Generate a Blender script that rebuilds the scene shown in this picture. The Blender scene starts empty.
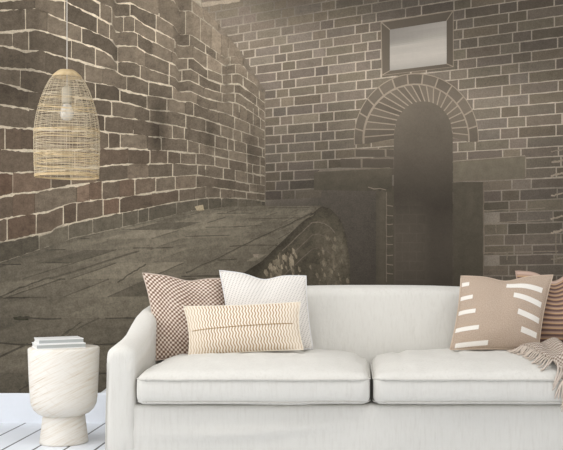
import bpy, bmesh, math, random
import numpy as np
from mathutils import Vector, noise as mnoise

random.seed(7)
scene = bpy.context.scene
COL = scene.collection
# ---------------------------------------------------------------- camera numbers
F = 950.0            # focal length in pixels of the 563 px wide frame
PX, PY = 356.0, 260.0  # vanishing point of the floor boards (level camera, shifted lens)
HC = 0.92            # camera height
YW = 5.38            # wall behind the sofa
SW = F / YW

def P(x, y, d):
    """photo measurement -> place in the room at depth d (metres from the camera)"""
    return Vector(((x - PX) * d / F, d, HC + (PY - y) * d / F))

# ---------------------------------------------------------------- colour helpers
def lin1(c):
    c = c / 255.0
    return c / 12.92 if c <= 0.04045 else ((c + 0.055) / 1.055) ** 2.4
def lin(r, g, b, a=1.0):
    return (lin1(r), lin1(g), lin1(b), a)

# ---------------------------------------------------------------- object helpers
def link(o, parent=None):
    COL.objects.link(o)
    if parent is not None:
        o.parent = parent
    return o
def mesh_obj(name, verts, faces, mat=None, parent=None, smooth=True, origin=None):
    me = bpy.data.meshes.new(name)
    if origin is None:
        origin = Vector((0, 0, 0))
    if parent is not None:
        origin = origin  # local to parent
    me.from_pydata([tuple(Vector(v) - Vector(origin)) for v in verts], [], faces)
    if smooth:
        me.polygons.foreach_set('use_smooth', [True] * len(me.polygons))
    me.update()
    o = bpy.data.objects.new(name, me)
    if parent is None:
        o.location = origin
    if mat:
        me.materials.append(mat)
    return link(o, parent)
def fix_normals(o):
    bm = bmesh.new(); bm.from_mesh(o.data)
    bmesh.ops.recalc_face_normals(bm, faces=bm.faces)
    bm.to_mesh(o.data); bm.free()
    return o
def empty(name, loc, label, cat, group=None):
    o = bpy.data.objects.new(name, None)
    o.location = loc
    o.empty_display_size = 0.1
    link(o); tag(o, label, cat, group)
    return o
def tag(o, label=None, cat=None, group=None, kind=None):
    if label: o['label'] = label
    if cat: o['category'] = cat
    if group: o['group'] = group
    if kind: o['kind'] = kind
    return o

class MB:
    """collects shapes (world or local coordinates) into one mesh"""
    def __init__(s): s.v = []; s.f = []
    def add(s, v, f):
        b = len(s.v); s.v += [tuple(p) for p in v]; s.f += [tuple(i + b for i in q) for q in f]
    def box(s, x0, x1, y0, y1, z0, z1):
        s.add([(x0,y0,z0),(x1,y0,z0),(x1,y1,z0),(x0,y1,z0),(x0,y0,z1),(x1,y0,z1),(x1,y1,z1),(x0,y1,z1)],
              [(3,2,1,0),(4,5,6,7),(0,1,5,4),(1,2,6,5),(2,3,7,6),(3,0,4,7)])
    def tube(s, pts, r, n=6, closed=False, caps=True):
        pts = [Vector(p) for p in pts]; m = len(pts); V = []
        rs = r if isinstance(r, (list, tuple)) else [r] * m
        up = None
        for i, p in enumerate(pts):
            a = pts[(i - 1) % m] if (closed or i > 0) else p
            b = pts[(i + 1) % m] if (closed or i < m - 1) else p
            t = (b - a)
            t = t.normalized() if t.length > 1e-9 else Vector((0, 0, 1))
            if up is None:
                up = Vector((0, 0, 1)) if abs(t.z) < .9 else Vector((1, 0, 0))
            sx = t.cross(up)
            if sx.length < 1e-6: sx = t.cross(Vector((0, 1, 0)))
            sx.normalize(); sy = sx.cross(t).normalized(); up = sy
            for k in range(n):
                an = 2 * math.pi * k / n
                V.append(p + (sx * math.cos(an) + sy * math.sin(an)) * rs[i])
        Fc = []
        for i in range(m if closed else m - 1):
            j = (i + 1) % m
            for k in range(n):
                l = (k + 1) % n
                Fc.append((i * n + k, i * n + l, j * n + l, j * n + k))
        if not closed and caps:
            Fc.append(tuple(range(n - 1, -1, -1))); Fc.append(tuple(range((m - 1) * n, m * n)))
        s.add(V, Fc)
    def lathe(s, prof, n=48, c=(0, 0, 0), cap=True):
        V = []; Fc = []
        for r, z in prof:
            for k in range(n):
                a = 2 * math.pi * k / n
                V.append((c[0] + r * math.cos(a), c[1] + r * math.sin(a), c[2] + z))
        m = len(prof)
        for i in range(m - 1):
            for k in range(n):
                l = (k + 1) % n
                Fc.append((i * n + k, i * n + l, (i + 1) * n + l, (i + 1) * n + k))
        if cap:
            Fc.append(tuple(range(n - 1, -1, -1))); Fc.append(tuple(range((m - 1) * n, m * n)))
        s.add(V, Fc)
    def build(s, name, mat, parent=None, smooth=True, origin=None):
        return mesh_obj(name, s.v, s.f, mat, parent, smooth, origin)

# ---------------------------------------------------------------- materials
def new_mat(name):
    m = bpy.data.materials.new(name); m.use_nodes = True
    nt = m.node_tree; b = nt.nodes['Principled BSDF']
    b.inputs['Roughness'].default_value = .8
    return m, nt, b
def N(nt, typ, **kw):
    n = nt.nodes.new(typ)
    for k, v in kw.items():
        if k.startswith('i_'):
            n.inputs[k[2:].replace('_', ' ')].default_value = v
        else:
            setattr(n, k, v)
    return n
def mapping(nt, kind='Object', scale=(1, 1, 1), rot=(0, 0, 0), vtype='POINT'):
    tc = N(nt, 'ShaderNodeTexCoord'); mp = N(nt, 'ShaderNodeMapping', vector_type=vtype)
    mp.inputs['Scale'].default_value = scale; mp.inputs['Rotation'].default_value = rot
    nt.links.new(tc.outputs[kind], mp.inputs['Vector'])
    return mp.outputs['Vector']
def noise_node(nt, vec, scale, detail=3, rough=.5):
    n = N(nt, 'ShaderNodeTexNoise'); n.inputs['Scale'].default_value = scale
    n.inputs['Detail'].default_value = detail; n.inputs['Roughness'].default_value = rough
    nt.links.new(vec, n.inputs['Vector']); return n.outputs['Fac']
def ramp(nt, fac, stops):
    r = N(nt, 'ShaderNodeValToRGB'); e = r.color_ramp.elements
    while len(e) < len(stops): e.new(.5)
    for i, (p, c) in enumerate(stops):
        e[i].position = p; e[i].color = c
    nt.links.new(fac, r.inputs['Fac']); return r.outputs['Color']
def mix(nt, a, b, fac, mode='MIX'):
    n = N(nt, 'ShaderNodeMix', data_type='RGBA', blend_type=mode)
    for sock, val in ((n.inputs[6], a), (n.inputs[7], b), (n.inputs[0], fac)):
        if hasattr(val, 'links'): nt.links.new(val, sock)
        else: sock.default_value = val
    return n.outputs[2]
def math_node(nt, op, a, b=0.0, c=None):
    n = N(nt, 'ShaderNodeMath', operation=op)
    for i, val in enumerate((a, b) if c is None else (a, b, c)):
        if hasattr(val, 'links'): nt.links.new(val, n.inputs[i])
        else: n.inputs[i].default_value = val
    return n.outputs[0]
def bump(nt, b, h, strength=.3, dist=.01):
    n = N(nt, 'ShaderNodeBump'); n.inputs['Strength'].default_value = strength; n.inputs['Distance'].default_value = dist
    nt.links.new(h, n.inputs['Height']); nt.links.new(n.outputs['Normal'], b.inputs['Normal'])
def plain(name, col, rough=.6, spec=.3):
    m, nt, b = new_mat(name)
    b.inputs['Base Color'].default_value = col; b.inputs['Roughness'].default_value = rough
    b.inputs['Specular IOR Level'].default_value = spec
    v = mapping(nt); f = noise_node(nt, v, 60, 2)
    c = mix(nt, tuple(x * .96 for x in col[:3]) + (1,), col, f)
    nt.links.new(c, b.inputs['Base Color'])
    return m

def linen(name, col, streak):
    m, nt, b = new_mat(name)
    v = mapping(nt, 'Object', (60, 60, 7)); f1 = noise_node(nt, v, 1.6, 5, .65)
    v2 = mapping(nt, 'Object', (1, 1, 1)); f2 = noise_node(nt, v2, 420, 2)
    f3 = noise_node(nt, v2, 7, 4, .55)
    c = ramp(nt, f1, [(.33, streak), (.52, col), (1, col)])
    c = mix(nt, c, tuple(x * .955 for x in col[:3]) + (1,), f3)
    nt.links.new(c, b.inputs['Base Color'])
    b.inputs['Roughness'].default_value = .9; b.inputs['Specular IOR Level'].default_value = .15
    b.inputs['Sheen Weight'].default_value = .1
    h = math_node(nt, 'ADD', math_node(nt, 'MULTIPLY', f2, .12), math_node(nt, 'MULTIPLY', noise_node(nt, mapping(nt, 'Object', (1, 1, .5)), 9, 4, .6), 1.0))
    bump(nt, b, h, .45, .02)
    return m
M_LINEN = linen('natural_white_linen', lin(220, 217, 209), lin(210, 206, 197))
M_PIPE = linen('linen_piping', lin(202, 199, 191), lin(192, 188, 180))
M_WALL = plain('white_wall_paint', lin(235, 236, 238))
M_BASE = plain('white_baseboard_paint', lin(240, 244, 250), .35, .4)
M_CEIL = plain('ceiling_paint', lin(242, 242, 242))

def floor_mat():
    m, nt, b = new_mat('white_painted_boards')
    tc = N(nt, 'ShaderNodeTexCoord'); sp = N(nt, 'ShaderNodeSeparateXYZ')
    nt.links.new(tc.outputs['Object'], sp.inputs[0])
    u = math_node(nt, 'DIVIDE', math_node(nt, 'ADD', sp.outputs['X'], 1.865 + 15), .15)
    fr = math_node(nt, 'FRACT', math_node(nt, 'ADD', u, .5))
    d = math_node(nt, 'ABSOLUTE', math_node(nt, 'SUBTRACT', fr, .5))
    gap = math_node(nt, 'LESS_THAN', d, .036)
    idn = N(nt, 'ShaderNodeTexWhiteNoise', noise_dimensions='1D')
    nt.links.new(math_node(nt, 'FLOOR', u), idn.inputs['W'])
    v = mapping(nt, 'Object', (14, 1.2, 1)); g = noise_node(nt, v, 2, 4)
    c = mix(nt, lin(232, 237, 244), lin(243, 246, 251), g)
    c = mix(nt, c, lin(226, 230, 236), math_node(nt, 'MULTIPLY', idn.outputs['Value'], .35))
    c = mix(nt, c, lin(40, 42, 46), gap)
    nt.links.new(c, b.inputs['Base Color'])
    b.inputs['Roughness'].default_value = .35
    bump(nt, b, math_node(nt, 'SUBTRACT', 1.0, gap), .4, .004)
    return m
M_FLOOR = floor_mat()

# ---------------------------------------------------------------- room shell
XL, XR, YF, ZC = -2.62, 2.4, -0.6, 2.75
def slab(name, x0, x1, y0, y1, z0, z1, mat):
    m = MB(); m.box(x0, x1, y0, y1, z0, z1)
    return tag(m.build(name, mat, None, False), None, None, None, 'structure')
slab('floor', XL - .1, XR + .1, YF, YW + .1, -.1, 0, M_FLOOR)
slab('ceiling', XL - .1, XR + .1, YF, YW + .1, ZC, ZC + .1, M_CEIL)
slab('wall_back', XL - .1, XR + .1, YW, YW + .1, 0, ZC, M_WALL)
slab('wall_right', XR, XR + .1, 2.6, YW, 0, ZC, M_WALL)
w = MB()
w.box(XL - .1, XL, YF, 2.4, 0, ZC); w.box(XL - .1, XL, 4.8, YW, 0, ZC)
w.box(XL - .1, XL, 2.4, 4.8, 0, .5); w.box(XL - .1, XL, 2.4, 4.8, 2.5, ZC)
tag(w.build('wall_left', M_WALL, None, False), kind='structure')
w = MB()
for y in (2.4, 3.57, 4.74): w.box(XL - .07, XL - .01, y, y + .06, .5, 2.5)
w.box(XL - .07, XL - .01, 2.4, 4.8, .5, .56); w.box(XL - .07, XL - .01, 2.4, 4.8, 2.44, 2.5)
tag(w.build('added_window_1', M_BASE, None, False), kind='structure')  # unseen window, added and placed to let side light in
# baseboard: flat board with a small eased top edge
BT = HC + (PY - 393) / SW
w = MB()
prof = [(YW, 0), (YW - .016, 0), (YW - .016, BT - .006), (YW - .012, BT), (YW, BT)]
w.add([(x, y, z) for x in (XL, XR) for y, z in prof], [(i, (i + 1) % 5, 5 + (i + 1) % 5, 5 + i) for i in range(5)] + [(4, 3, 2, 1, 0), (5, 6, 7, 8, 9)])
tag(fix_normals(w.build('baseboard_back', M_BASE, None, False)), kind='structure')

# =================================================================================================
# PHOTO MURAL.  The wall behind the sofa is papered with a large printed photograph of a foggy brick
# courtyard: it stops in a straight line on top of the baseboard.  It is a flat printed picture, so it
# is built as flat ink areas (each printed brick, stone and joint is its own small face) on the wall.
# =================================================================================================
def print_mat(name, fine=.3, med=.25, streak=None, red=0.0):
    m, nt, b = new_mat(name)
    at = N(nt, 'ShaderNodeAttribute', attribute_name='ink')
    v = mapping(nt, 'Object', (1, 1, 1))
    f1 = noise_node(nt, v, 130, 3, .6); f2 = noise_node(nt, v, 22, 4, .6)
    g = math_node(nt, 'ADD', math_node(nt, 'MULTIPLY', math_node(nt, 'SUBTRACT', f1, .5), fine * 2),
                  math_node(nt, 'MULTIPLY', math_node(nt, 'SUBTRACT', f2, .5), med * 2))
    if streak:
        f3 = noise_node(nt, mapping(nt, 'Object', tuple(1 / q for q in streak[0]), streak[2], 'TEXTURE'), 1.0, 4, .65)
        g = math_node(nt, 'ADD', g, math_node(nt, 'MULTIPLY', math_node(nt, 'SUBTRACT', f3, .5), streak[1] * 2))
    g = math_node(nt, 'MAXIMUM', math_node(nt, 'ADD', g, 1.0), .15)
    cb = N(nt, 'ShaderNodeCombineColor')
    for i in range(3): nt.links.new(g, cb.inputs[i])
    c = mix(nt, at.outputs['Color'], cb.outputs[0], 1.0, 'MULTIPLY')
    nt.links.new(c, b.inputs['Base Color'])
    b.inputs['Roughness'].default_value = 1.0; b.inputs['Specular IOR Level'].default_value = 0.0
    return m

TX = [-110, 0, 40, 80, 120, 160, 200, 240, 280, 320, 360, 400, 440, 480, 520, 563, 770]
TY = [-65, 0, 25, 50, 75, 100, 125, 150, 175, 200, 225, 250, 275, 300, 400]
TV = np.array([
 [ 84, 88, 92,100,106,114,124,112,103, 98, 92, 90, 90, 92, 92, 90, 88],
 [ 86, 90, 94,100,106,114,124,118,106,100, 95, 92, 92, 95, 95, 92, 88],
 [ 84, 88, 92, 99,105,113,124,128,118,112,106, 99, 95, 93, 92, 90, 86],
 [ 82, 85, 88, 95,101,108,115,120,122,120,117,110,101, 94, 90, 88, 84],
 [ 80, 83, 85, 90, 96,102,108,112,118,122,122,118,112,106,101, 96, 90],
 [ 76, 78, 82, 86, 90, 96,101,106,109,114,118,120,120,119,116,109, 98],
 [ 74, 76, 80, 82, 86, 90, 96, 99,102,106,110,112,115,118,116,104, 94],
 [ 78, 80, 82, 85, 88, 90, 94, 94, 93, 95, 97, 98,102,108,104, 90, 84],
 [ 78, 80, 83, 85, 87, 89, 91, 90, 83, 80, 82, 80, 92, 98, 93, 84, 78],
 [ 76, 78, 80, 84, 87, 88, 88, 84, 74, 72, 72, 66, 76, 84, 85, 80, 74],
 [ 74, 76, 78, 82, 86, 86, 84, 78, 70, 70, 70, 62, 72, 82, 82, 76, 72],
 [ 72, 74, 76, 80, 82, 82, 80, 74, 68, 68, 68, 62, 70, 80, 78, 74, 70],
 [ 72, 74, 76, 78, 80, 80, 78, 72, 66, 66, 66, 62, 70, 78, 76, 72, 68],
 [ 72, 74, 76, 78, 78, 78, 76, 70, 66, 66, 66, 62, 68, 76, 74, 70, 66],
 [ 72, 74, 76, 78, 78, 78, 76, 70, 66, 66, 66, 62, 68, 76, 74, 70, 66]], float)
def tone(x, y):
    x = min(max(x, TX[0]), TX[-1] - .01); y = min(max(y, TY[0]), TY[-1] - .01)
    i = next(k for k in range(len(TX) - 1) if x < TX[k + 1]); j = next(k for k in range(len(TY) - 1) if y < TY[k + 1])
    a = (x - TX[i]) / (TX[i + 1] - TX[i]); b = (y - TY[j]) / (TY[j + 1] - TY[j])
    return (TV[j, i] * (1 - a) + TV[j, i + 1] * a) * (1 - b) + (TV[j + 1, i] * (1 - a) + TV[j + 1, i + 1] * a) * b
def softbox(x, y, x0, x1, y0, y1, s):
    def e(t): return 1 / (1 + math.exp(-max(-30, min(30, t))))
    return e((x - x0) / s) * e((x1 - x) / s) * e((y - y0) / s) * e((y1 - y) / s)
HUE = (1.085, .99, .868)
def sep(L, hue=HUE, k=1.0):
    return tuple(min(255, max(0, L * h * k)) for h in hue)

YM = YW - .0012     # face of the paper
MURAL_AT = (-.1, YW, HC + (PY - 393) / SW)
class Print:
    def __init__(s): s.v = []; s.f = []; s.c = []
    def poly(s, pts, layer, col):
        """pts in picture units; col: rgb or function(x, y) -> rgb"""
        b = len(s.v)
        off = 0.0
        if layer == 6 or len(pts) == 4 and layer in (2, 3): off = (len(s.f) % 60) * .000006
        for x, y in pts:
            s.v.append(((x - PX) / SW, YM - layer * .0004 - off, HC + (PY - y) / SW))
            s.c.append(lin(*(col(x, y) if callable(col) else col)))
        a = sum(pts[i][0] * pts[(i + 1) % len(pts)][1] - pts[(i + 1) % len(pts)][0] * pts[i][1] for i in range(len(pts)))
        idx = list(range(b, b + len(pts)))
        s.f.append(tuple(idx if a < 0 else idx[::-1]))
    def strip(s, xs, top, bot, ny, layer, col):
        for i in range(len(xs) - 1):
            x0, x1 = xs[i], xs[i + 1]
            for j in range(ny):
                t0, t1 = j / ny, (j + 1) / ny
                q = [(x0, top(x0) * (1 - t0) + bot(x0) * t0), (x1, top(x1) * (1 - t0) + bot(x1) * t0),
                     (x1, top(x1) * (1 - t1) + bot(x1) * t1), (x0, top(x0) * (1 - t1) + bot(x0) * t1)]
                if abs(q[0][1] - q[3][1]) + abs(q[1][1] - q[2][1]) > .02:
                    s.poly(q, layer, col)
    def line(s, pts, wd, layer, col):
        """a printed line of uneven width"""
        up = []; dn = []
        for i, (x, y) in enumerate(pts):
            a = pts[max(0, i - 1)]; b = pts[min(len(pts) - 1, i + 1)]
            dx, dy = b[0] - a[0], b[1] - a[1]; l = math.hypot(dx, dy) or 1
            h = wd * random.uniform(.35, .65)
            up.append((x - dy / l * h, y + dx / l * h)); dn.append((x + dy / l * h, y - dx / l * h))
        for i in range(len(pts) - 1):
            s.poly([up[i], up[i + 1], dn[i + 1], dn[i]], layer, col)
    def build(s, name, mat, parent):
        me = bpy.data.meshes.new(name); me.from_pydata([tuple(a - b for a, b in zip(q, MURAL_AT)) for q in s.v], [], s.f)
        ca = me.color_attributes.new('ink', 'FLOAT_COLOR', 'POINT')
        ca.data.foreach_set('color', [x for c in s.c for x in c])
        me.materials.append(mat); me.update()
        o = bpy.data.objects.new(name, me)
        return link(o, parent)
def rough_quad(a, b, c, d, jit, step=5.0):
    """outline a-b-c-d with slightly ragged edges"""
    out = []
    Q = [a, b, c, d]
    for i in range(4):
        p, q = Q[i], Q[(i + 1) % 4]
        L = math.hypot(q[0] - p[0], q[1] - p[1]); n = max(1, int(L / step))
        for k in range(n):
            t = k / n
            j = jit * (1.0 if k else .6)
            out.append((p[0] + (q[0] - p[0]) * t + random.uniform(-j, j), p[1] + (q[1] - p[1]) * t + random.uniform(-j, j)))
    return out

mural = empty('photo_mural', MURAL_AT, 'large sepia photo mural of a foggy brick courtyard covering the wall behind the sofa', 'wall mural')
frange = lambda a, b, s: [a + (b - a) * i / max(1, round((b - a) / s)) for i in range(max(1, round((b - a) / s)) + 1)]
XA, XB, YT, YB = (XL + .001) * SW + PX, (XR - .001) * SW + PX, PY - (ZC - .002 - HC) * SW, 393.0

# ---- arch wall (the far wall of the pictured courtyard)
def dark_zone(x, y):
    """plain dark masonry around the pictured doorway: 1 inside, 0 where bricks show"""
    a = softbox(x, y, 314, 393, 171, 500, 2.0)
    b = softbox(x, y, 453, 483, 181, 500, 1.0)
    c = softbox(x, y, 262, 350, 197, 500, 4.0)
    return min(1, a + b + c)
def wall_tone(x, y):
    L = tone(x, y) * 1.05
    L *= 1 - .10 * softbox(x, y, 265, 480, -80, 17, 5)
    L *= 1 - .07 * softbox(x, y, 316, 345, 20, 170, 5) - .05 * softbox(x, y, 470, 600, -90, 66, 8)
    L *= 1 - .10 * softbox(x - .35 * (y - 190), y, 470, 580, 196, 232, 8)
    L *= 1 + .26 * softbox(x, y, 484, 580, 190, 300, 12)
    return L
def mortar_k(x, y):
    k = 1.50 - .47 * softbox(x, y, 150, 325, -200, 32, 9)
    if y > 170: k = 1.50 - .16 * min(1, (y - 170) / 40)
    if y < 20 and x < 420: k = min(k, 1.3)
    if x > 545: k += .1
    if x > 483 and y > 180: k = 1.32
    return k
def arch_mortar(x, y):
    dz = dark_zone(x, y)
    return sep(wall_tone(x, y) * (mortar_k(x, y) * (1 - dz) + 1.06 * dz), (1.07, .99, .885))
pr = Print()
pr.strip(frange(196, XB, 5), lambda x: YT, lambda x: YB, 66, 0, arch_mortar)
Y380 = [-66, -56.5, -47, -37.5, -27, -17, -7.5, 2.3, 12, 21.5, 31, 40.4, 49.7, 59.2, 69, 78.3, 87.6, 97.6, 107.5, 117.2, 127.3, 137, 147, 156.6, 166, 176, 185.8, 195.6, 206, 216.5, 227.5, 238, 248, 257.5, 267, 277, 287, 297, 307, 317, 327, 337, 347, 357, 367, 377, 387, 397, 407, 417]
def slope(y): return -.163 + .00068 * y if y < 150 else -.061 + .0004 * (y - 150)
def crs(k, x): return Y380[k] + slope(Y380[k]) * (x - 380)
def uof(x): return math.log(27 + (x - 320) * .045) / .045       # brick lengths along the wall
def xofu(u): return 320 + (math.exp(u * .045) - 27) / .045
umax = uof(XB)
for k in range(len(Y380) - 1):
    u = uof(198) - 2 + (0.76 if k % 2 else 0.0) + random.uniform(-.06, .06)
    hd = k % 2
    while u < umax:
        wd = (.52 if hd else 1.0) + random.uniform(-.03, .03); hd = 1 - hd
        u0, u1 = u, u + wd; u = u1
        x0, x1 = max(198, xofu(u0)), min(XB, xofu(u1))
        if x1 - x0 < 2: continue
        xm = (x0 + x1) / 2; ym = (crs(k, xm) + crs(k + 1, xm)) / 2
        if dark_zone(xm, ym) > .5: continue
        g = .57 if ym < 180 else .55
        gx = .66
        if xm > 548 and ym > 130: g = .9
        r = random.gauss(1, .045) * (1 if ym < 175 else random.gauss(1, .05))
        if 483 < xm and ym > 178: r *= random.choice((1, 1, 1, .98, .94, 1.03))
        hue = (1.085 + random.uniform(-.012, .012), .99, .868 + random.uniform(-.02, .02))
        top0, top1 = max(YT, crs(k, x0)), max(YT, crs(k, x1))
        bo0, bo1 = min(YB, max(YT, crs(k + 1, x0))), min(YB, max(YT, crs(k + 1, x1)))
        if bo0 - top0 < 2 and bo1 - top1 < 2: continue
        pr.poly(rough_quad((x0 + gx, top0 + g), (x1 - gx, top1 + g), (x1 - gx, bo1 - g), (x0 + gx, bo0 - g), .22), 1,
                lambda x, y: sep(wall_tone(x, y), hue, 1 + (r - 1) * (1 - softbox(x, y, 150, 325, -200, 32, 9))))
# pale mortar smears at the right-hand edge of the print and the bright uprights of the patched brickwork
for y0 in (152, 163, 176, 196, 219, 233, 260):
    pts = [(551 + i * 1.5 + random.uniform(-.5, .5), y0 - i * .35 + random.uniform(-.7, .7)) for i in range(9)]
    pr.line(pts, random.uniform(1.2, 2.2), 2, sep(132 + random.uniform(-10, 14)))
for x0, ya, yb in ((483.5, 192, 213), (484, 224, 254), (496, 224, 233), (556, 230, 262), (507, 252, 260)):
    pts = [(x0 + random.uniform(-.4, .4), ya + (yb - ya) * i / 6) for i in range(7)]
    pr.line(pts, 1.1, 2, sep(118))
for x0, x1, y0, y1 in ((484, 545, 223.5, 220), (484, 558, 253, 251), (484, 545, 211, 208)):
    pr.line([(x0 + (x1 - x0) * i / 14, y0 + (y1 - y0) * i / 14 + random.uniform(-.3, .3)) for i in range(15)], 1.1, 2, sep(122))
# soffit strip and pale coping line at the top
pr.line([(200 + i * 4, 5.2 - i * .55) for i in range(11)], 4.2, 2, sep(168))
M_P_WALL = print_mat('mural_print_far_bricks', .38, .22)
a_wall = tag(pr.build('arch_wall_print', M_P_WALL, mural), 'printed far wall of sepia bricks with pale mortar')

# ---- stone blocks and dark masonry either side of the pictured doorway
pr = Print()
lerp = lambda p, q, t: (p[0] + (q[0] - p[0]) * t, p[1] + (q[1] - p[1]) * t)
def jcol(L, am=4): 
    return lambda x, y: sep(L(x, y) + am * mnoise.noise(Vector((x * .12, y * .12, 3))), (1.08, 1, .86))
BL = lambda x, y: tone(x, y) * 1.02 + 4
pr.strip(frange(314, 392, 4), lambda x: 172 - (x - 314) * .05, lambda x: 190 + (x - 314) * .02, 5, 2, jcol(lambda x, y: tone(x, y) * 1.03 + (5 if y < 174 else 0), 5))
pr.line([(318 + i * 6, 171.4 - i * .3 + random.uniform(-.3, .3)) for i in range(13)], .8, 3, sep(112))
pr.strip(frange(376, 386, 2.5), lambda x: 190, lambda x: YB, 30, 2, jcol(lambda x, y: 88 - abs(x - 382) * 1.2 - (y - 190) * .06, 4))
pr.strip(frange(386, 394.5, 2.5), lambda x: 189, lambda x: YB, 30, 2, jcol(lambda x, y: 78, 3))
pr.line([(386.5 + random.uniform(-.3, .3), 192 + i * 6) for i in range(16)], .9, 3, sep(106))
for y0 in (205, 215, 224, 236, 244, 255, 264, 273):
    pr.line([(386, y0), (389, y0 + .6), (393, y0 + random.uniform(0, 1.5))], .9, 3, sep(112))
pr.line([(368, 187), (374, 189), (380, 188.5), (386, 190)], 1.1, 3, sep(120))
# right-hand impost stone, and the plain pier below it
pr.strip(frange(453, 525, 4), lambda x: 161.5 - (x - 453) * .078, lambda x: 181.5 - (x - 453) * .045, 5, 2, jcol(lambda x, y: 112 - (y - 160) * .3, 5))
pr.line([(453.5 + i * 5.5, 161.2 - i * .42) for i in range(14)], 1.0, 3, sep(138))
pr.line([(453.5 + i * 5.5, 181.8 - i * .25 + random.uniform(-.3, .3)) for i in range(14)], .9, 3, sep(112))
pr.line([(525.6, 156), (525.8, 166), (525.4, 177)], 1.0, 3, sep(128))
pr.strip(frange(453, 483, 3), lambda x: 182, lambda x: YB, 40, 2, jcol(lambda x, y: 84 - (y - 182) * .07, 5))
pr.line([(483.3 + random.uniform(-.3, .3), 184 + i * 6) for i in range(20)], .9, 3, sep(104))
M_P_STONE = print_mat('mural_print_stone', .22, .22)
tag(pr.build('impost_stone_print', M_P_STONE, mural), 'printed dark stones and piers beside the doorway')

# ---- archway
pr = Print()
CX_IN, CY_IN = 423.3, 136.0
def door_top(x):
    t = (x - CX_IN) / 29.4
    return CY_IN - 34.6 * math.sqrt(max(0, 1 - abs(t) ** 2.1))
def door_col(x, y):
    pts = [(95, 96), (110, 93), (130, 86), (150, 80), (170, 72), (190, 62), (202, 58), (215, 62), (235, 66), (260, 66), (290, 62), (400, 58)]
    L = float(np.interp(y, [p[0] for p in pts], [p[1] for p in pts]))
    L += 5 * softbox(x, y, 380, 424, 200, 400, 3) - 5 * softbox(x, y, 426, 455, 205, 400, 2)
    L += 5 * softbox(x, y, 380, 410, 90, 150, 5)
    return sep((1.17 + .04 * (y > 210)) * L + 2 * mnoise.noise(Vector((x * .05, y * .05, 0))), (1.085, .995, .875))
pr.strip(frange(393.9, 452.7, 2.1), door_top, lambda x: YB, 70, 4, door_col)
# faint brick courses inside the passage
for k in range(10):
    y0 = 206 + k * 9.3
    off = (k % 2) * 7
    for x0 in range(-14, 30, 14):
        xa, xb = max(396, 396 + x0 + off), min(425, 396 + x0 + off + 13)
        if xb - xa > 3:
            pr.poly(rough_quad((xa, y0), (xb, y0), (xb, y0 + 8.2), (xa, y0 + 8.2), .2), 5, lambda x, y: tuple(c * .955 for c in door_col(x, y)))
# voussoirs: inner ring stands on edge, outer ring lies along the arch
def ell(cx, cy, rx, ry, a): return (cx + rx * math.cos(a), cy - ry * math.sin(a))
def inner(a):
    p = ell(CX_IN, CY_IN, 29.4, 34.6, a)
    return p
def mid(a): return ell(416, 139.5, 53, 55.2, a)
def outer(a): return ell(416.3, 138.5, 62.4, 65.2, a)
ring = [lambda a: (mid(a)[0], mid(a)[1])]
A0, A1 = -.06, math.pi + .10
for i in range(60):
    a, b = A0 + (A1 - A0) * i / 60, A0 + (A1 - A0) * (i + 1) / 60
    pr.poly([inner(a), inner(b), outer(b), outer(a)], 2, lambda x, y: sep(tone(x, y) * 1.33))
def offs(p, q, h):
    """shift the segment p-q sideways by h"""
    dx, dy = q[0] - p[0], q[1] - p[1]; l = math.hypot(dx, dy) or 1
    ox, oy = -dy / l * h, dx / l * h
    return (p[0] + ox, p[1] + oy), (q[0] + ox, q[1] + oy)
n1 = 23
for i in range(n1):
    a, b = A0 + (A1 - A0) * i / n1, A0 + (A1 - A0) * (i + 1) / n1
    r = random.gauss(1.0, .03); c_ = (a + b) / 2
    m0, i0 = offs(lerp(mid(a), inner(a), .05), inner(a), .6)
    m1, i1 = offs(lerp(mid(b), inner(b), .05), inner(b), -.6)
    mc = lerp(mid(c_), inner(c_), .05)
    pr.poly([m0, mc, m1, i1, inner(c_), i0], 3, lambda x, y: sep(tone(x, y) * r - 7 * softbox(x, y, 380, 425, 95, 180, 6)))
n2 = 13
for i in range(n2):
    a, b = A0 + (A1 - A0) * i / n2, A0 + (A1 - A0) * (i + 1) / n2
    r = random.gauss(.97, .03)
    ts = [a + (b - a) * t / 4 for t in (0, 1, 2, 3, 4)]
    o_ = [lerp(outer(t), mid(t), .09) for t in ts]; m_ = [lerp(outer(t), mid(t), .93) for t in ts]
    o_[0], m_[0] = offs(o_[0], m_[0], .75); o_[-1], m_[-1] = offs(o_[-1], m_[-1], -.75)
    pr.poly(o_ + m_[::-1], 3, lambda x, y: sep(tone(x, y) * r))
# left reveal courses under the springing
for y0, y1 in ((148.5, 157), (158, 168)):
    pr.poly([(354.5, y0), (394, y0 + .5), (394, y1 + .5), (354.5, y1)], 2, lambda x, y: sep(tone(x, y) * 1.3))
    for xa, xb in ((355, 385), (386, 394)) if y0 < 150 else ((340, 361), (362, 394)):
        pr.poly(rough_quad((xa + .6, y0 + .8), (xb - .3, y0 + 1.2), (xb - .3, y1), (xa + .6, y1 - .4), .2), 3, lambda x, y: sep(tone(x, y) * .97))
M_P_ARCH = print_mat('mural_print_arch', .15, .10)
tag(pr.build('archway_print', M_P_ARCH, mural), 'printed round brick arch over a dark passage')

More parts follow.
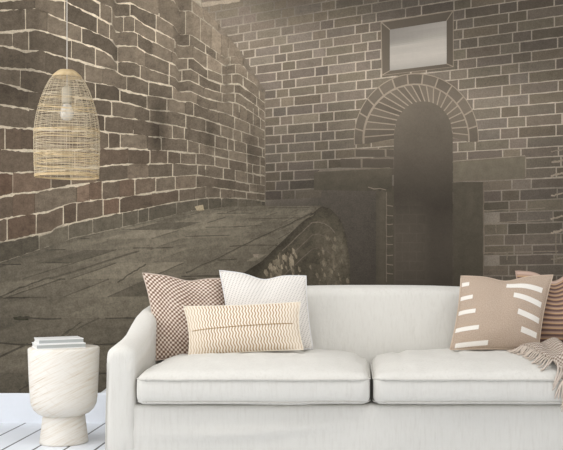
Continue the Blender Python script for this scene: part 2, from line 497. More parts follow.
# ---- pale plaque over the arch
pr = Print()
fo = [(380.6, 22.0), (453.6, 10.2), (453.6, 67.0), (381.6, 75.6)]
pl = [(389.8, 29.8), (446.6, 20.9), (446.6, 64.0), (389.8, 70.9)]
fi = pl
pr.poly(fo, 2, lambda x, y: sep(tone(x, y) * 1.36))
for i in range(4):
    j = (i + 1) % 4
    pr.poly([lerp(lerp(fo[i], fi[i], .1), lerp(fo[j], fi[j], .1), .012), lerp(lerp(fo[j], fi[j], .1), lerp(fo[i], fi[i], .1), .012), lerp(fi[j], fi[i], .012), lerp(fi[i], fi[j], .012)], 3, lambda x, y: sep(tone(x, y) * .93))
def plate_col(u, v):
    b = 152 + 36 * math.exp(-((v - .72) / .32) ** 2) + 12 * math.exp(-((v - .42) / .08) ** 2) - 10 * (1 - u) * (v < .4) + 6 * u
    b += 4 * mnoise.noise(Vector((u * 2, v * 16, 1)))
    return (b * 1.03, b * .985, b * .92)
for i in range(12):
    for j in range(24):
        q = []
        for (a, b) in ((i, j), (i + 1, j), (i + 1, j + 1), (i, j + 1)):
            t = lerp(pl[0], pl[1], a / 12); u_ = lerp(pl[3], pl[2], a / 12); q.append(lerp(t, u_, b / 24))
        c = plate_col((i + .5) / 12, (j + .5) / 24)
        pr.poly(q, 4, c)
tag(pr.build('plaque_print', print_mat('mural_print_plaque', .04, .05), mural), 'printed blank pale plaque in a brick frame over the arch')

# ---- side wall: courses are read off the print as broken lines with kinks at every pier
J = [
 [(-104,-62),(36,-66),(113,-38),(115,-30),(133,-31),(176,-10),(178,-1),(191,-1),(225,24),(242,30),(266,50)],
 [(-104,-44),(36,-49),(113,-22),(115,-14),(133,-15),(176,1.5),(178,11),(191,11),(225,36),(242,40),(266,59)],
 [(-104,-25),(36,-30),(113,-7),(115,3.2),(129,2.6),(148,11.7),(158,16),(176,27),(178,35),(191,34.5),(208,46),(225,57.6),(240,56),(266,77)],
 [(-104,-7),(0,-10),(36,-12),(75,-9),(94,0),(113,8),(115,17),(133,16),(146,25.6),(159,31.6),(176,40.5),(177,46),(193,46),(210,56),(225,66),(227,65),(240,64),(266,86)],
 [(-104,14),(2,10.7),(36,9),(49,13.9),(66,21.3),(89.5,29.9),(113,40.5),(116,45.8),(135.5,45.8),(148,53.3),(176,65),(178,70),(191,69),(208,79),(225,85),(227,84),(239,83.6),(266,104)],
]
# the course between the last two, and the rest downwards
J.insert(4, [(-104,4),(0,.5),(36,-1.5),(64,0),(75,6.4),(94,15),(104,21),(113,25),(116,32),(135.5,32),(144,37),(176,53.3),(178,58.6),(193,58),(205,68),(224,75.7),(226.5,74.6),(239,73.6),(255,84),(266,95)])
J += [
 [(-104,36),(3,32),(36,29.4),(49,33),(70,39.4),(100,49),(113,56.5),(115,61.8),(132,61.8),(150,69.3),(176,77.8),(178,82),(189,80),(205,88),(225,94),(227,93),(239,93),(266,113)],
 [(-104,40),(4,46),(25,51),(41.5,50),(55,54.4),(79,60.8),(96,66),(113,69.3),(123,75.7),(133,75.7),(146,81),(174,86.4),(178,92),(190,91),(205,98),(225,103),(227,101),(240,104),(266,122)],
 [(-104,58),(6,68),(30,69.3),(51,73.6),(83,81),(115,86.4),(118,88.5),(146,95),(174,99),(178,101),(190,101.5),(205,108),(225,113),(240,119),(266,131)],
 [(-104,70),(0,82.5),(20,88),(38,92.5),(96,98.9),(113,101),(131,103.5),(151,110),(170,111),(202,118),(266,140)],
 [(-104,95),(0,103.8),(13,106.3),(37,110.2),(100,114.8),(127,118),(148,121),(170,124.7),(202,131),(266,149)],
 [(-104,122),(0,126.6),(32,128.7),(100,130.8),(119,133.6),(152,136),(170,138.5),(186,139.3),(203,144.7),(266,158)],
 [(-104,147),(0,149),(34,150),(100,149),(127,148),(153,150.4),(170,150.8),(205,154),(266,167)],
 [(-104,176),(0,172.4),(19,172.4),(60,170),(100,167),(112,165),(131,164),(178,163.6),(214,165.7),(266,176)],
 [(-104,208),(0,196.5),(14,194),(35,191.8),(65,186.5),(93,182.5),(119,180),(170,176.7),(197,175),(234,180.7),(266,186)],
 [(-104,236),(0,219),(16,216.4),(47,211.7),(70,203.5),(110,198.9),(170,190),(207,186.5),(266,194)],
 [(-104,264),(0,242),(19,238.5),(51,231.5),(56,227),(77,222),(110,215),(170,203),(205,198),(240,198),(266,201)],
 [(-104,292),(0,263),(74,238),(117,229),(190,211),(230,207),(266,206)],
]
def jl(k, x):
    return float(np.interp(x, [p[0] for p in J[k]], [p[1] for p in J[k]]))
def side_top(x): 
    return float(np.interp(x, [-110, 199, 201, 215, 242, 257, 266], [YT, YT, 5, 20, 53, 78, 92]))
def side_tone(x, y):
    L = tone(x, y) * (1.05 + .05 * softbox(x, y, -200, 120, -200, 300, 30))
    L *= 1 - .33 * softbox(x, y, 152.5, 166, 98, 149, 2.2) - .25 * softbox(x, y, 206, 214, 117, 153, 2) - .2 * softbox(x, y, 247.5, 255, 131, 160, 1.6)
    L *= 1 - .16 * softbox(x, y, -100, 41, 49, 100, 3) - .09 * softbox(x, y, -200, 37, -100, 36, 1.5)
    L *= 1 - .07 * softbox(x, y, 113, 134, -100, 92, 1.2) - .07 * softbox(x, y, 177, 192, -100, 98, 1.2)
    return L
def side_mortar(x, y):
    k = 1.94 - .48 * min(1, max(0, (x - 130) / 130)) + .15 * mnoise.noise(Vector((x * .09, y * .09, 0))) + .05 * mnoise.noise(Vector((x * .5, y * .5, 0)))
    haze = max(softbox(x, y, 178, 300, -200, 45, 14), 1.0 if y < side_top(x) + 9 and x > 198 else 0)
    if y < side_top(x) + 9 and x > 198: return sep(side_tone(x, y) * .99, (1.09, .99, .865))
    k = k * (1 - haze) + 1.12 * haze
    k *= 1 - .42 * max(softbox(x, y, 111.5, 116.5, -200, 95, .8), softbox(x, y, 175.5, 178.6, -200, 98, .8), softbox(x, y, 224, 228.5, -200, 125, .8)) * .9
    if y > jl(len(J) - 2, x) + 1: k *= .72
    return sep(side_tone(x, y) * k, (1.075, 1, .875))
pr = Print()
pr.strip(frange(XA, 265.4, 3.5), lambda x: max(YT, side_top(x)), lambda x: jl(len(J) - 1, x), 100, 3, side_mortar)
for k in range(len(J) - 1):
    x = XA + random.uniform(0, 20)
    while x < 265:
        wd = max(7, 33 * (1 - max(0, x) / 375)) * random.choice((.5, .7, .9, 1, 1, 1.2, 1.4))
        x0, x1 = x, min(265.2, x + wd); x = x1
        if x1 - x0 < 2: continue
        xm = (x0 + x1) / 2
        ym = (jl(k, xm) + jl(k + 1, xm)) / 2
        if ym < side_top(xm) + 2: continue
        g = max(.6, 1.2 - xm / 300) * random.uniform(.7, 1.3)
        shown = random.random() < (.30 if xm < 150 else .4); gv = random.choice((.2, .3, .45)) * (1 if xm < 150 else .8) if shown else .1
        st = frange(x0 + gv, x1 - gv, 3.0)
        jt = .5 if xm < 150 else .28
        gw = lambda q, kk: g * max(.05, 1.0 + 1.5 * mnoise.noise(Vector((q * .06, kk * 7.7, 3))) + .7 * mnoise.noise(Vector((q * .3, kk * 3.1, 9))))
        sh = random.uniform(-.6, .6) * (1 if xm < 150 else .5)
        top = [(q, max(side_top(q), jl(k, q)) + gw(q, k) + sh + random.uniform(-jt, jt)) for q in st]
        bot = [(q, jl(k + 1, q) - .45 * gw(q, k + 1) + sh * .6 + random.uniform(-jt, jt)) for q in st]
        for e_, s_ in ((0, 1), (-1, -1)):         # worn corners
            top[e_] = (top[e_][0] + s_ * random.uniform(0, .5), top[e_][1] + random.uniform(0, .7) * jt * 2)
            bot[e_] = (bot[e_][0] + s_ * random.uniform(0, .5), bot[e_][1] - random.uniform(0, .7) * jt * 2)
        if any(b[1] - t[1] < .8 for t, b in zip(top, bot)): continue
        r = random.gauss(1, .07)
        wr = softbox(xm, ym, -200, 150, 150, 300, 22)           # redder, newer bricks low on the left
        q_ = random.random() * wr
        hue = (1.10 + .09 * q_, .99 - .03 * q_, .85 - .05 * q_)
        if k == len(J) - 2: hue = (1.08, 1, .86); r *= .93
        if not shown:                             # joint worn flush with the bricks
            pr.poly([(x1 - 1.3, top[-1][1]), (min(265.2, x1 + 1.3), top[-1][1]), (min(265.2, x1 + 1.3), bot[-1][1]), (x1 - 1.3, bot[-1][1])], 3.4, lambda x, y: sep(side_tone(x, y) * .9, hue))
        for i in range(len(st) - 1):
            pr.poly([top[i], top[i + 1], bot[i + 1], bot[i]], 4, lambda x, y: sep(side_tone(x, y), hue, r))
pr.line([(265.2 + random.uniform(-.3, .3), 100 + i * 7) for i in range(15)], .8, 5, lambda x, y: sep(tone(x, y) * 1.25))
M_P_SIDE = print_mat('mural_print_side_bricks', .42, .5)
tag(pr.build('side_wall_print', M_P_SIDE, mural), 'printed left wall of worn bricks receding to the corner')

# ---- broad brick-paved ledge running along that wall
pr = Print()
def ledge_top(x): return jl(len(J) - 1, x) if x < 266 else 206.0
def ledge_bot(x): return float(np.interp(x, [-110, 100, 150, 245, 262, 300, 321], [YB, YB, 356, 272, 261, 224, 206.2]))
PXs = [-110, 0, 60, 120, 180, 240, 320]; PYs = [205, 225, 250, 280, 320, 350, 395]
PV = np.array([[98, 98, 98, 100, 104, 98, 92], [88, 90, 94, 98, 102, 100, 94], [78, 80, 88, 96, 100, 96, 80],
               [76, 80, 88, 94, 94, 84, 70], [78, 82, 90, 92, 86, 70, 60], [76, 80, 84, 84, 76, 64, 56], [70, 74, 78, 76, 70, 60, 56]], float)
def pave(x, y):
    i = min(len(PXs) - 2, max(0, sum(x >= q for q in PXs) - 1)); j = min(len(PYs) - 2, max(0, sum(y >= q for q in PYs) - 1))
    a = min(1, max(0, (x - PXs[i]) / (PXs[i + 1] - PXs[i]))); b = min(1, max(0, (y - PYs[j]) / (PYs[j + 1] - PYs[j])))
    return (PV[j, i] * (1 - a) + PV[j, i + 1] * a) * (1 - b) + (PV[j + 1, i] * (1 - a) + PV[j + 1, i + 1] * a) * b
PHUE = (1.075, 1.0, .865)
def pave_col(x, y):
    L = pave(x, y) * 1.09
    ed = max(0, 1 - abs(y - ledge_top(x)) / 7)
    L *= 1 - .10 * ed
    L += 6 * mnoise.noise(Vector((x * .03, y * .12, 0))) + 5 * mnoise.noise(Vector((x * .1, y * .4, 5)))
    return sep(L, PHUE)
pr.strip(frange(XA, 320.6, 4), ledge_top, ledge_bot, 44, 5, pave_col)
VX, VY = 440.0, 150.0
def inside(x, y): return XA < x < 320 and ledge_top(x) + .8 < y < ledge_bot(x) - .5
rows = [209, 212.5, 217, 223, 230.5, 239, 249.5, 263, 279, 297, 318, 343.5, 372.5]
# cross joints (nearly level) and joints running towards the far corner, slightly stepped per row
for ri, y0 in enumerate(rows):
    x = XA; y = y0
    wd = .5 + (y0 - 205) / 120
    seg = []
    while x < 320:
        yy = y0 + .8 * mnoise.noise(Vector((x * .03, y0, 2))) * (1 + (y0 - 205) / 80) - (0.010 * x if y0 < 300 else 0)
        if y0 < 300: yy += .02 * (120 - x) * 0.6
        lit = mnoise.noise(Vector((x * .022, y0 * 3.1, 7))) > (-.12 if y0 > 300 else .05)
        if inside(x, yy) and lit: seg.append((x, yy))
        else:
            if len(seg) > 2: pr.line(seg, wd, 6, lambda x, y: sep(pave(x, y) * .78, PHUE))
            seg = []
        x += 4
    if len(seg) > 2: pr.line(seg, wd, 6, lambda x, y: sep(pave(x, y) * .72, PHUE))
edges = [206] + rows + [402]
for ri in range(len(edges) - 1):
    ya, yb = edges[ri], edges[ri + 1]
    f = lambda y, xb: VX + (xb - VX) * (y - VY) / (400 - VY)
    xb = -620 + (40 if ri % 2 else 0)
    while xb < 560:
        xn = xb + random.uniform(70, 150)
        r = random.gauss(1, .065)
        n_ = max(1, int((f(yb, xn) - f(yb, xb)) / 8)); nv = max(1, int((yb - ya) / 5))
        P_ = lambda i, j: (f(ya + (yb - ya) * j / nv, xb + (xn - xb) * i / n_), ya + (yb - ya) * j / nv - .012 * (f(ya, xb + (xn - xb) * i / n_) - 120) * (yb < 300))
        for i in range(n_):
            for j in range(nv):
                q = [P_(i, j), P_(i + 1, j), P_(i + 1, j + 1), P_(i, j + 1)]
                if all(inside(*c_) for c_ in q):
                    pr.poly(q, 5.3, lambda x, y: tuple(c * r for c in pave_col(x, y)))
        if random.random() < .5:
            pts = [(f(ya + (yb - ya) * i / 5, xb) + random.uniform(-.5, .5), ya + (yb - ya) * i / 5) for i in range(6)]
            pts = [q for q in pts if inside(*q)]
            k_ = random.uniform(.84, .95)
            if len(pts) > 2: pr.line(pts, .7 + (ya - 205) / 150, 6, lambda x, y: sep(pave(x, y) * k_, PHUE))
        xb = xn
# the long open joint and a paler worn edge beside it
for pts, wd, k in (([(0, 297), (20, 288), (45, 279), (60, 276), (107, 261), (140, 251)], 1.5, .86),
                   ([(186, 273), (205, 264), (235, 250), (262, 236), (290, 224), (312, 213)], 1.3, .82),
                   ([(118, 283), (128, 275), (140, 268), (146, 264)], 1.3, .82), ([(55, 341), (70, 330), (82, 322)], 1.4, .84)):
    fine = [lerp(pts[i], pts[i + 1], t / 4) for i in range(len(pts) - 1) for t in range(4)] + [pts[-1]]
    fine = [(x + random.uniform(-.6, .6), y + random.uniform(-.5, .5)) for x, y in fine]
    pr.line(fine, wd, 6, lambda x, y: sep(pave(x, y) * k, PHUE))
    pr.line([(x + 1.5, y + 1.8) for x, y in fine], .8, 6, lambda x, y: sep(pave(x, y) * 1.12, PHUE))
pr.poly(rough_quad((13, 317), (30, 316.5), (28, 320), (15, 320), .6, 3), 6, sep(58, (1.02, 1, .8)))
pr.poly(rough_quad((195, 206.5), (203, 205), (204, 210), (197, 211), .6, 3), 6, sep(150, (1.1, 1, .82)))
pr.poly(rough_quad((253, 254.5), (259, 254), (258, 257), (254, 257), .5, 3), 6, sep(125))
M_P_PAVE = print_mat('mural_print_paving', .45, .42, ((3, 1, 34), .3, (0, math.radians(-9), 0)))
tag(pr.build('paved_ledge_print', M_P_PAVE, mural), 'printed ledge of worn grey paving along the left wall')

# ---- ragged front of the ledge: rounded capping bricks, rubble below
pr = Print()
def face_col(x, y):
    d = y - ledge_bot(x) if x < 321 else y - np.interp(x, [321, 335, 345, 352], [206, 212, 226, 300])
    L = 62 + 16 * min(1, max(0, (x - 240) / 80)) + 8 * math.exp(-((d - 22) / 9) ** 2) - 8 * math.exp(-(d / 7) ** 2)
    L += 9 * mnoise.noise(Vector((x * .11, y * .11, 4))) + 14 * softbox(x, y, 320, 347, 240, 290, 4) + 10 * softbox(x, y, 264, 290, 254, 290, 4)
    return sep(L, (1.08, 1, .85))
fb = lambda x: ledge_bot(x) if x < 321 else float(np.interp(x, [321, 330, 338, 345, 350], [206.2, 208.5, 216, 228, 262]))
pr.strip(frange(110, 350, 4), fb, lambda x: YB, 40, 5, face_col)
for dy, br in ((7, 104), (17, 98), (28, 96)):      # courses turning round the corner of the ledge
    a = [(262 + i * 5, 261 + dy * 1.0 - i * 4.7 + dy * .25) for i in range(12)]
    a = [p for p in a if p[0] < 318 - dy * .2]
    x_, y_ = a[-1]
    a += [(x_ + 6, y_ - 1), (x_ + 12, y_ + .5), (x_ + 18, y_ + 4), (x_ + 23, y_ + 10)]
    pr.line([(x, y + random.uniform(-.4, .4)) for x, y in a if x > 278], 1.0, 6, sep(br))
for c in range(150):
    if c < 90: cx, cy = random.gauss(277, 11), random.gauss(267, 9)
    else: cx, cy = random.gauss(332, 9), random.gauss(264, 12)
    if cy < fb(min(349, cx)) + 12 or cx > 349: continue
    r = random.uniform(1.2, 3.6); a0 = random.random() * 6
    pts = [(cx + r * random.uniform(.35, 1.1) * math.cos(a0 + t * .9) * .8 + .25 * r * math.sin(a0 + t * .9), cy + 1.5 * r * random.uniform(.45, 1.2) * math.sin(a0 + t * .9)) for t in range(7)]
    L = random.uniform(84, 146) if c < 90 else random.uniform(84, 116)
    pr.poly(pts, 6, sep(L, (1.09, 1, .85)))
tag(pr.build('ledge_front_print', print_mat('mural_print_rubble', .5, .6), mural), 'printed rubble front of the ledge with paler broken stones')

# =================================================================================================
# SOFA
# =================================================================================================
SX0, SX1 = -1.047, 1.177
SC = (SX0 + SX1) / 2
sofa = empty('sofa', (SC, 4.4, 0), 'long white linen slipcovered two-seat sofa with sloping arms in front of the mural', 'sofa')
def to_local(verts, root): 
    L = Vector(root.location); return [tuple(Vector(v) - L) for v in verts]
def part(name, verts, faces, mat, root, smooth=True, recalc=True):
    o = mesh_obj(name, to_local(verts, root), faces, mat, root, smooth)
    if recalc: fix_normals(o)
    return o
def loft(secs, cap=True):
    n = len(secs[0]); V = [p for s in secs for p in s]; Fc = []
    for i in range(len(secs) - 1):
        for k in range(n):
            l = (k + 1) % n
            Fc.append((i * n + k, i * n + l, (i + 1) * n + l, (i + 1) * n + k))
    if cap: Fc += [tuple(range(n)), tuple(range((len(secs) - 1) * n, len(secs) * n))]
    return V, Fc
def wob(x, y, z, a=.004, s=6): 
    return a * mnoise.noise(Vector((x * s, y * s, z * s)))
def arm_top(d): return float(np.interp(d, [3.95, 4.05, 4.2, 4.3, 4.4, 4.5, 4.6, 4.73, 4.9], [.558, .568, .584, .603, .64, .672, .69, .702, .704]))
def arm(side):
    secs = []
    ds = [3.95, 3.953, 3.96, 3.975, 4.0] + [4.0 + .86 * i / 26 for i in range(1, 27)]
    for d in ds:
        ins = float(np.interp(d, [3.95, 3.953, 3.96, 3.975, 4.0], [.036, .024, .0125, .0045, 0]))
        wdt = float(np.interp(d, [3.95, 4.3, 4.8], [.128, .112, .098])) - 2 * ins
        zt = arm_top(d) - ins
        xo = ins
        pts = []
        for i in range(15):                       # outer side, flaring a little to the floor
            t = i / 15; z = .012 + (zt - .05 - .012) * t
            pts.append((xo - .014 * (1 - t) ** 2 + wob(d * 2, z, 1, .006, 5), z))
        for i in range(13):                       # rolled top
            a = math.pi * (1 - i / 12)
            pts.append((xo + wdt / 2 + wdt / 2 * math.cos(a) * (1.0), zt - .05 + .05 * math.sin(a) ** .8))
        for i in range(15):
            t = i / 15; z = (zt - .05) * (1 - t) + .012 * t
            pts.append((xo + wdt, z))
        s = []
        for x, z in pts:
            dd = d + .004 * mnoise.noise(Vector((x * 9, z * 7, side))) * (1 if d < 4 else 0)
            s.append(((SX0 + x) if side < 0 else (SX1 - x), dd, z))
        secs.append(s)
    V, Fc = loft(secs)
    o = part('armrest', V, Fc, M_LINEN, sofa)
    return o
arm(-1); arm(1)
# seam down the outer front edge of each slipcovered arm
for side in (-1, 1):
    m = MB(); pts = []
    for i in range(30):
        t = i / 29; z = .02 + (.49 - .02) * t
        x = .0105 - .014 * (1 - t) ** 2 + wob(7.92, z, 1, .006, 5)
        pts.append(Vector(((SX0 + x) if side < 0 else (SX1 - x), 3.957, z)) - Vector(sofa.location))
    m.tube(pts, .002, 6); m.build('seam', M_PIPE, sofa)
def back_top(x):
    t = abs((x - .08) / 1.1); return .795 - .088 * t ** 2.6
secs = []
for i in range(61):
    x = SX0 + .012 + (SX1 - SX0 - .024) * i / 60
    zt = back_top(x); e = min(i, 60 - i)
    ins = float(np.interp(e, [0, 1, 2, 3], [.03, .012, .004, 0]))
    pts = []
    for k in range(14): 
        t = k / 14; z = .06 + (zt - .055 - .06) * t
        pts.append((4.60 + .085 * t + .008 * math.sin(t * math.pi) * -1 + wob(x, 3, z, .006, 4) + ins, z))
    for k in range(11):
        a = math.pi * (1 - k / 10); pts.append((4.765 + .08 * math.cos(a), zt - .055 - ins + .055 * math.sin(a)))
    for k in range(14):
        t = k / 14; pts.append((4.845 + .02 * t - ins, (zt - .055) * (1 - t) + .012 * t))
    secs.append([(x, y, z) for y, z in pts])
V, Fc = loft(secs); part('backrest', V, Fc, M_LINEN, sofa)

def soft_box(c, h, r, n=(40, 30, 8), fn=None):
    """rounded box: c centre, h half sizes, r edge radius; fn displaces each point"""
    V = []; idx = {}; Fc = []
    nx, ny, nz = n
    def vid(i, j, k):
        key = (i, j, k)
        if key not in idx:
            p = [(-1 + 2 * i / nx) * h[0], (-1 + 2 * j / ny) * h[1], (-1 + 2 * k / nz) * h[2]]
            q = [max(-(h[a] - r), min(h[a] - r, p[a])) for a in range(3)]
            dv = Vector(p) - Vector(q)
            # spread points over the rounded edge
            pos = Vector(q) + (dv.normalized() * r if dv.length > 1e-9 else dv)
            pos = pos + Vector(c)
            if fn: pos = fn(pos)
            idx[key] = len(V); V.append(tuple(pos))
        return idx[key]
    for i in range(nx):
        for j in range(ny):
            Fc.append((vid(i, j, 0), vid(i, j + 1, 0), vid(i + 1, j + 1, 0), vid(i + 1, j, 0)))
            Fc.append((vid(i, j, nz), vid(i + 1, j, nz), vid(i + 1, j + 1, nz), vid(i, j + 1, nz)))
    for i in range(nx):
        for k in range(nz):
            Fc.append((vid(i, 0, k), vid(i + 1, 0, k), vid(i + 1, 0, k + 1), vid(i, 0, k + 1)))
            Fc.append((vid(i, ny, k), vid(i, ny, k + 1), vid(i + 1, ny, k + 1), vid(i + 1, ny, k)))
    for j in range(ny):
        for k in range(nz):
            Fc.append((vid(0, j, k), vid(0, j, k + 1), vid(0, j + 1, k + 1), vid(0, j + 1, k)))
            Fc.append((vid(nx, j, k), vid(nx, j + 1, k), vid(nx, j + 1, k + 1), vid(nx, j, k + 1)))
    return V, Fc
# slipcovered base with a slightly slack skirt
def skirt(p):
    if p.y < 4.1:
        p.y += wob(p.x * .7, 1, p.z * 1.2, .010, 4) + .012 * (p.z - .16) / .15 * 0
        p.y -= .014 * math.exp(-((p.z - .24 - .05 * math.sin(p.x * 2.2)) / .02) ** 2) * math.exp(-((p.x + .45) / .4) ** 2)
    return p
V, Fc = soft_box((SC, 4.29, .165), ((SX1 - SX0) / 2 - .10, .325, .152), .02, (90, 20, 16), skirt)
part('seat_base', V, Fc, M_LINEN, sofa)

CB, CT, CF, CBK = .318, .446, 3.93, 4.625
CUSH = [(-.915, .058), (.072, 1.045)]
def crown(x, y):
    for x0, x1 in CUSH:
        if x0 - .02 <= x <= x1 + .02:
            a = (2 * x - x0 - x1) / (x1 - x0); b = (2 * y - CF - CBK) / (CBK - CF)
            return .052 * max(0, 1 - abs(a) ** 5) * max(0, 1 - max(0, -b) ** 2.6) * (1 - .25 * max(0, b) ** 4)
    return 0
def cushion_top(x, y): return CT + crown(x, y)
for x0, x1 in CUSH:
    def puff(p, x0=x0, x1=x1):
        t = (p.z - CB) / (CT - CB)
        cr = crown(p.x, p.y)
        if t > .5: p.z += cr * (t - .5) * 2
        a = (2 * p.x - x0 - x1) / (x1 - x0)
        if p.y < CF + .1:
            p.y += .012 * abs(a) ** 6 - .008 * math.sin(math.pi * min(1, max(0, t)))
        fa = .006 if p.z > CT - .02 else .0025
        p.z += wob(p.x, p.y, p.z, fa, 8) + (.35 * fa * mnoise.noise(Vector((p.x * 22, p.y * 9, 0))) if t > .6 else 0)
        if p.z > CT and p.y > 4.15: p.z -= .010 * math.exp(-(((p.x - x0) % .27 - .13) / .02) ** 2) * max(0, min(1, (p.y - 4.15) / .3))
        return p
    V, Fc = soft_box(((x0 + x1) / 2, (CF + CBK) / 2, (CB + CT) / 2), ((x1 - x0) / 2, (CBK - CF) / 2, (CT - CB) / 2), .034, (96, 60, 12), puff)
    cu = part('seat_cushion', V, Fc, M_LINEN, sofa)
    for z, rr in ((CT - .022, .0042), (CB + .012, .0038)):       # welt cords
        m = MB(); pts = []
        def edge(x, y): 
            q = puff(Vector((x, y, z))); return q
        r = .05; e = .003 if z > .4 else -.004
        loop = []
        for i in range(60): loop.append((x0 + r + (x1 - x0 - 2 * r) * i / 59, CF - e))
        for i in range(8): a = -math.pi / 2 + math.pi / 2 * i / 7; loop.append((x1 - r + (r + e * .5) * math.cos(a) , CF + r + (r + e) * math.sin(a)))
        for i in range(20): loop.append((x1, CF + r + (CBK - CF - 2 * r) * i / 19))
        for i in range(20): loop.append((x0 + .0, CBK - r - (CBK - CF - 2 * r) * i / 19))
        for i in range(8): a = math.pi + math.pi / 2 * i / 7; loop.append((x0 + r + (r + e * .5) * math.cos(a), CF + r + (r + e) * math.sin(a)))
        L = Vector(sofa.location)
        m.tube([edge(x, y) - L for x, y in loop], rr, 6)
        m.build('piping', M_PIPE, cu)

# =================================================================================================
# THROW PILLOWS
# =================================================================================================
def pillow(name, mat, corners, thick, label, chop=0.0, pinch=.06, sag=.03, n=44, seam=None):
    """corners: TL, TR, BR, BL measured as (x, y, depth)"""
    C = [P(*c) for c in corners]
    base = (C[2] + C[3]) / 2
    base = Vector((base.x, base.y, min(C[2].z, C[3].z)))
    root = empty(name, base, label, 'throw pillow')
    nrm = ((C[1] - C[0]).cross(C[3] - C[0])).normalized()
    if nrm.y > 0: nrm = -nrm                            # towards the room
    V = []; UV = []; Fc = []
    def pt(u, v, sgn):
        # edges bow inwards between the pointed corners
        uu = u * (1 - pinch * (1 - v * v) * abs(u)); vv = v * (1 - sag * (1 - u * u) * abs(v))
        vv -= chop * math.exp(-(u / .34) ** 2) * ((v + 1) / 2) ** 2.2
        s, t = (uu + 1) / 2, (vv + 1) / 2
        p = (C[3] * (1 - s) + C[2] * s) * (1 - t) + (C[0] * (1 - s) + C[1] * s) * t
        f = (max(0, 1 - u ** 2) ** .62) * (max(0, 1 - v ** 2) ** .62)
        f *= 1 + .25 * (-.35 - v) * .6
        f *= 1 - chop * 1.6 * math.exp(-(u / .3) ** 2) * ((v + 1) / 2) ** 2
        w_ = .06 * mnoise.noise(Vector((u * 2.4 + len(name), v * 2.4, sgn))) * (1 - u * u * v * v)
        return p + nrm * sgn * thick * .5 * (f * (1 + w_ * 1.5) )
    for sgn in (1, -1):
        b = len(V)
        for j in range(n + 1):
            for i in range(n + 1):
                u, v = -1 + 2 * i / n, -1 + 2 * j / n
                u = math.sin(u * math.pi / 2) * .35 + u * .65; v = math.sin(v * math.pi / 2) * .35 + v * .65
                V.append(pt(u, v, sgn)); UV.append(((u + 1) / 2, (v + 1) / 2))
        for j in range(n):
            for i in range(n):
                a = b + j * (n + 1) + i; q = (a, a + 1, a + n + 2, a + n + 1)
                Fc.append(q if sgn > 0 else q[::-1])
    me = bpy.data.meshes.new('cover'); me.from_pydata([tuple(p - base) for p in V], [], Fc)
    uvl = me.uv_layers.new(name='UVMap')
    for lp in me.loops: uvl.data[lp.index].uv = UV[lp.vertex_index]
    bm = bmesh.new(); bm.from_mesh(me); bmesh.ops.remove_doubles(bm, verts=bm.verts, dist=.0004)
    bmesh.ops.recalc_face_normals(bm, faces=bm.faces); bm.to_mesh(me); bm.free()
    me.polygons.foreach_set('use_smooth', [True] * len(me.polygons)); me.materials.append(mat)
    o = bpy.data.objects.new('cover', me); link(o, root)
    m = MB()                                             # sewn edge
    prm = [(-1 + 2 * i / 24, 1) for i in range(24)] + [(1, 1 - 2 * i / 24) for i in range(24)] + [(1 - 2 * i / 24, -1) for i in range(24)] + [(-1, -1 + 2 * i / 24) for i in range(24)]
    m.tube([pt(u, v, 0) - base for u, v in prm], .0032, 6, closed=True)
    m.build('edge_seam', seam or mat, root)
    return root, pt, base

def uv_nodes(nt):
    tc = N(nt, 'ShaderNodeTexCoord'); sp = N(nt, 'ShaderNodeSeparateXYZ')
    nt.links.new(tc.outputs['UV'], sp.inputs[0]); return tc.outputs['UV'], sp.outputs['X'], sp.outputs['Y']
def fabric(b): 
    b.inputs['Roughness'].default_value = .95; b.inputs['Specular IOR Level'].default_value = .1
def S(nt, x, k, ph=0.0):       # sin(k x + ph)
    return math_node(nt, 'SINE', math_node(nt, 'MULTIPLY_ADD', x, k, ph))

def diamond_weave():
    m, nt, b = new_mat('brown_and_white_diamond_weave'); uv, u, v = uv_nodes(nt)
    w_ = math_node(nt, 'MULTIPLY', math_node(nt, 'SUBTRACT', noise_node(nt, uv, 5, 2), .5), .05)
    k = 2 * math.pi * 19
    f = math_node(nt, 'MULTIPLY', S(nt, math_node(nt, 'ADD', u, w_), k), S(nt, math_node(nt, 'ADD', v, math_node(nt, 'MULTIPLY', u, .12)), k))
    f = math_node(nt, 'MULTIPLY_ADD', f, .5, .5)
    g = noise_node(nt, uv, 5.0, 3)
    fac = math_node(nt, 'ADD', f, math_node(nt, 'MULTIPLY', math_node(nt, 'SUBTRACT', g, .5), .35))
    c1 = ramp(nt, fac, [(.25, lin(112, 88, 74)), (.52, lin(176, 153, 136)), (.78, lin(228, 215, 202))])
    nt.links.new(c1, b.inputs['Base Color']); fabric(b); bump(nt, b, f, .5, .004); return m
def dotted_white():
    m, nt, b = new_mat('white_dotted_weave'); uv, u, v = uv_nodes(nt)
    k = 2 * math.pi * 22
    f = math_node(nt, 'MULTIPLY', S(nt, math_node(nt, 'ADD', u, math_node(nt, 'MULTIPLY', v, .55)), k), S(nt, math_node(nt, 'SUBTRACT', v, math_node(nt, 'MULTIPLY', u, .15)), k * 1.1))
    c1 = ramp(nt, math_node(nt, 'MULTIPLY_ADD', f, .5, .5), [(.25, lin(229, 224, 216)), (.6, lin(231, 226, 218)), (.85, lin(190, 183, 176))])
    nt.links.new(c1, b.inputs['Base Color']); fabric(b); bump(nt, b, f, .25, .003); return m
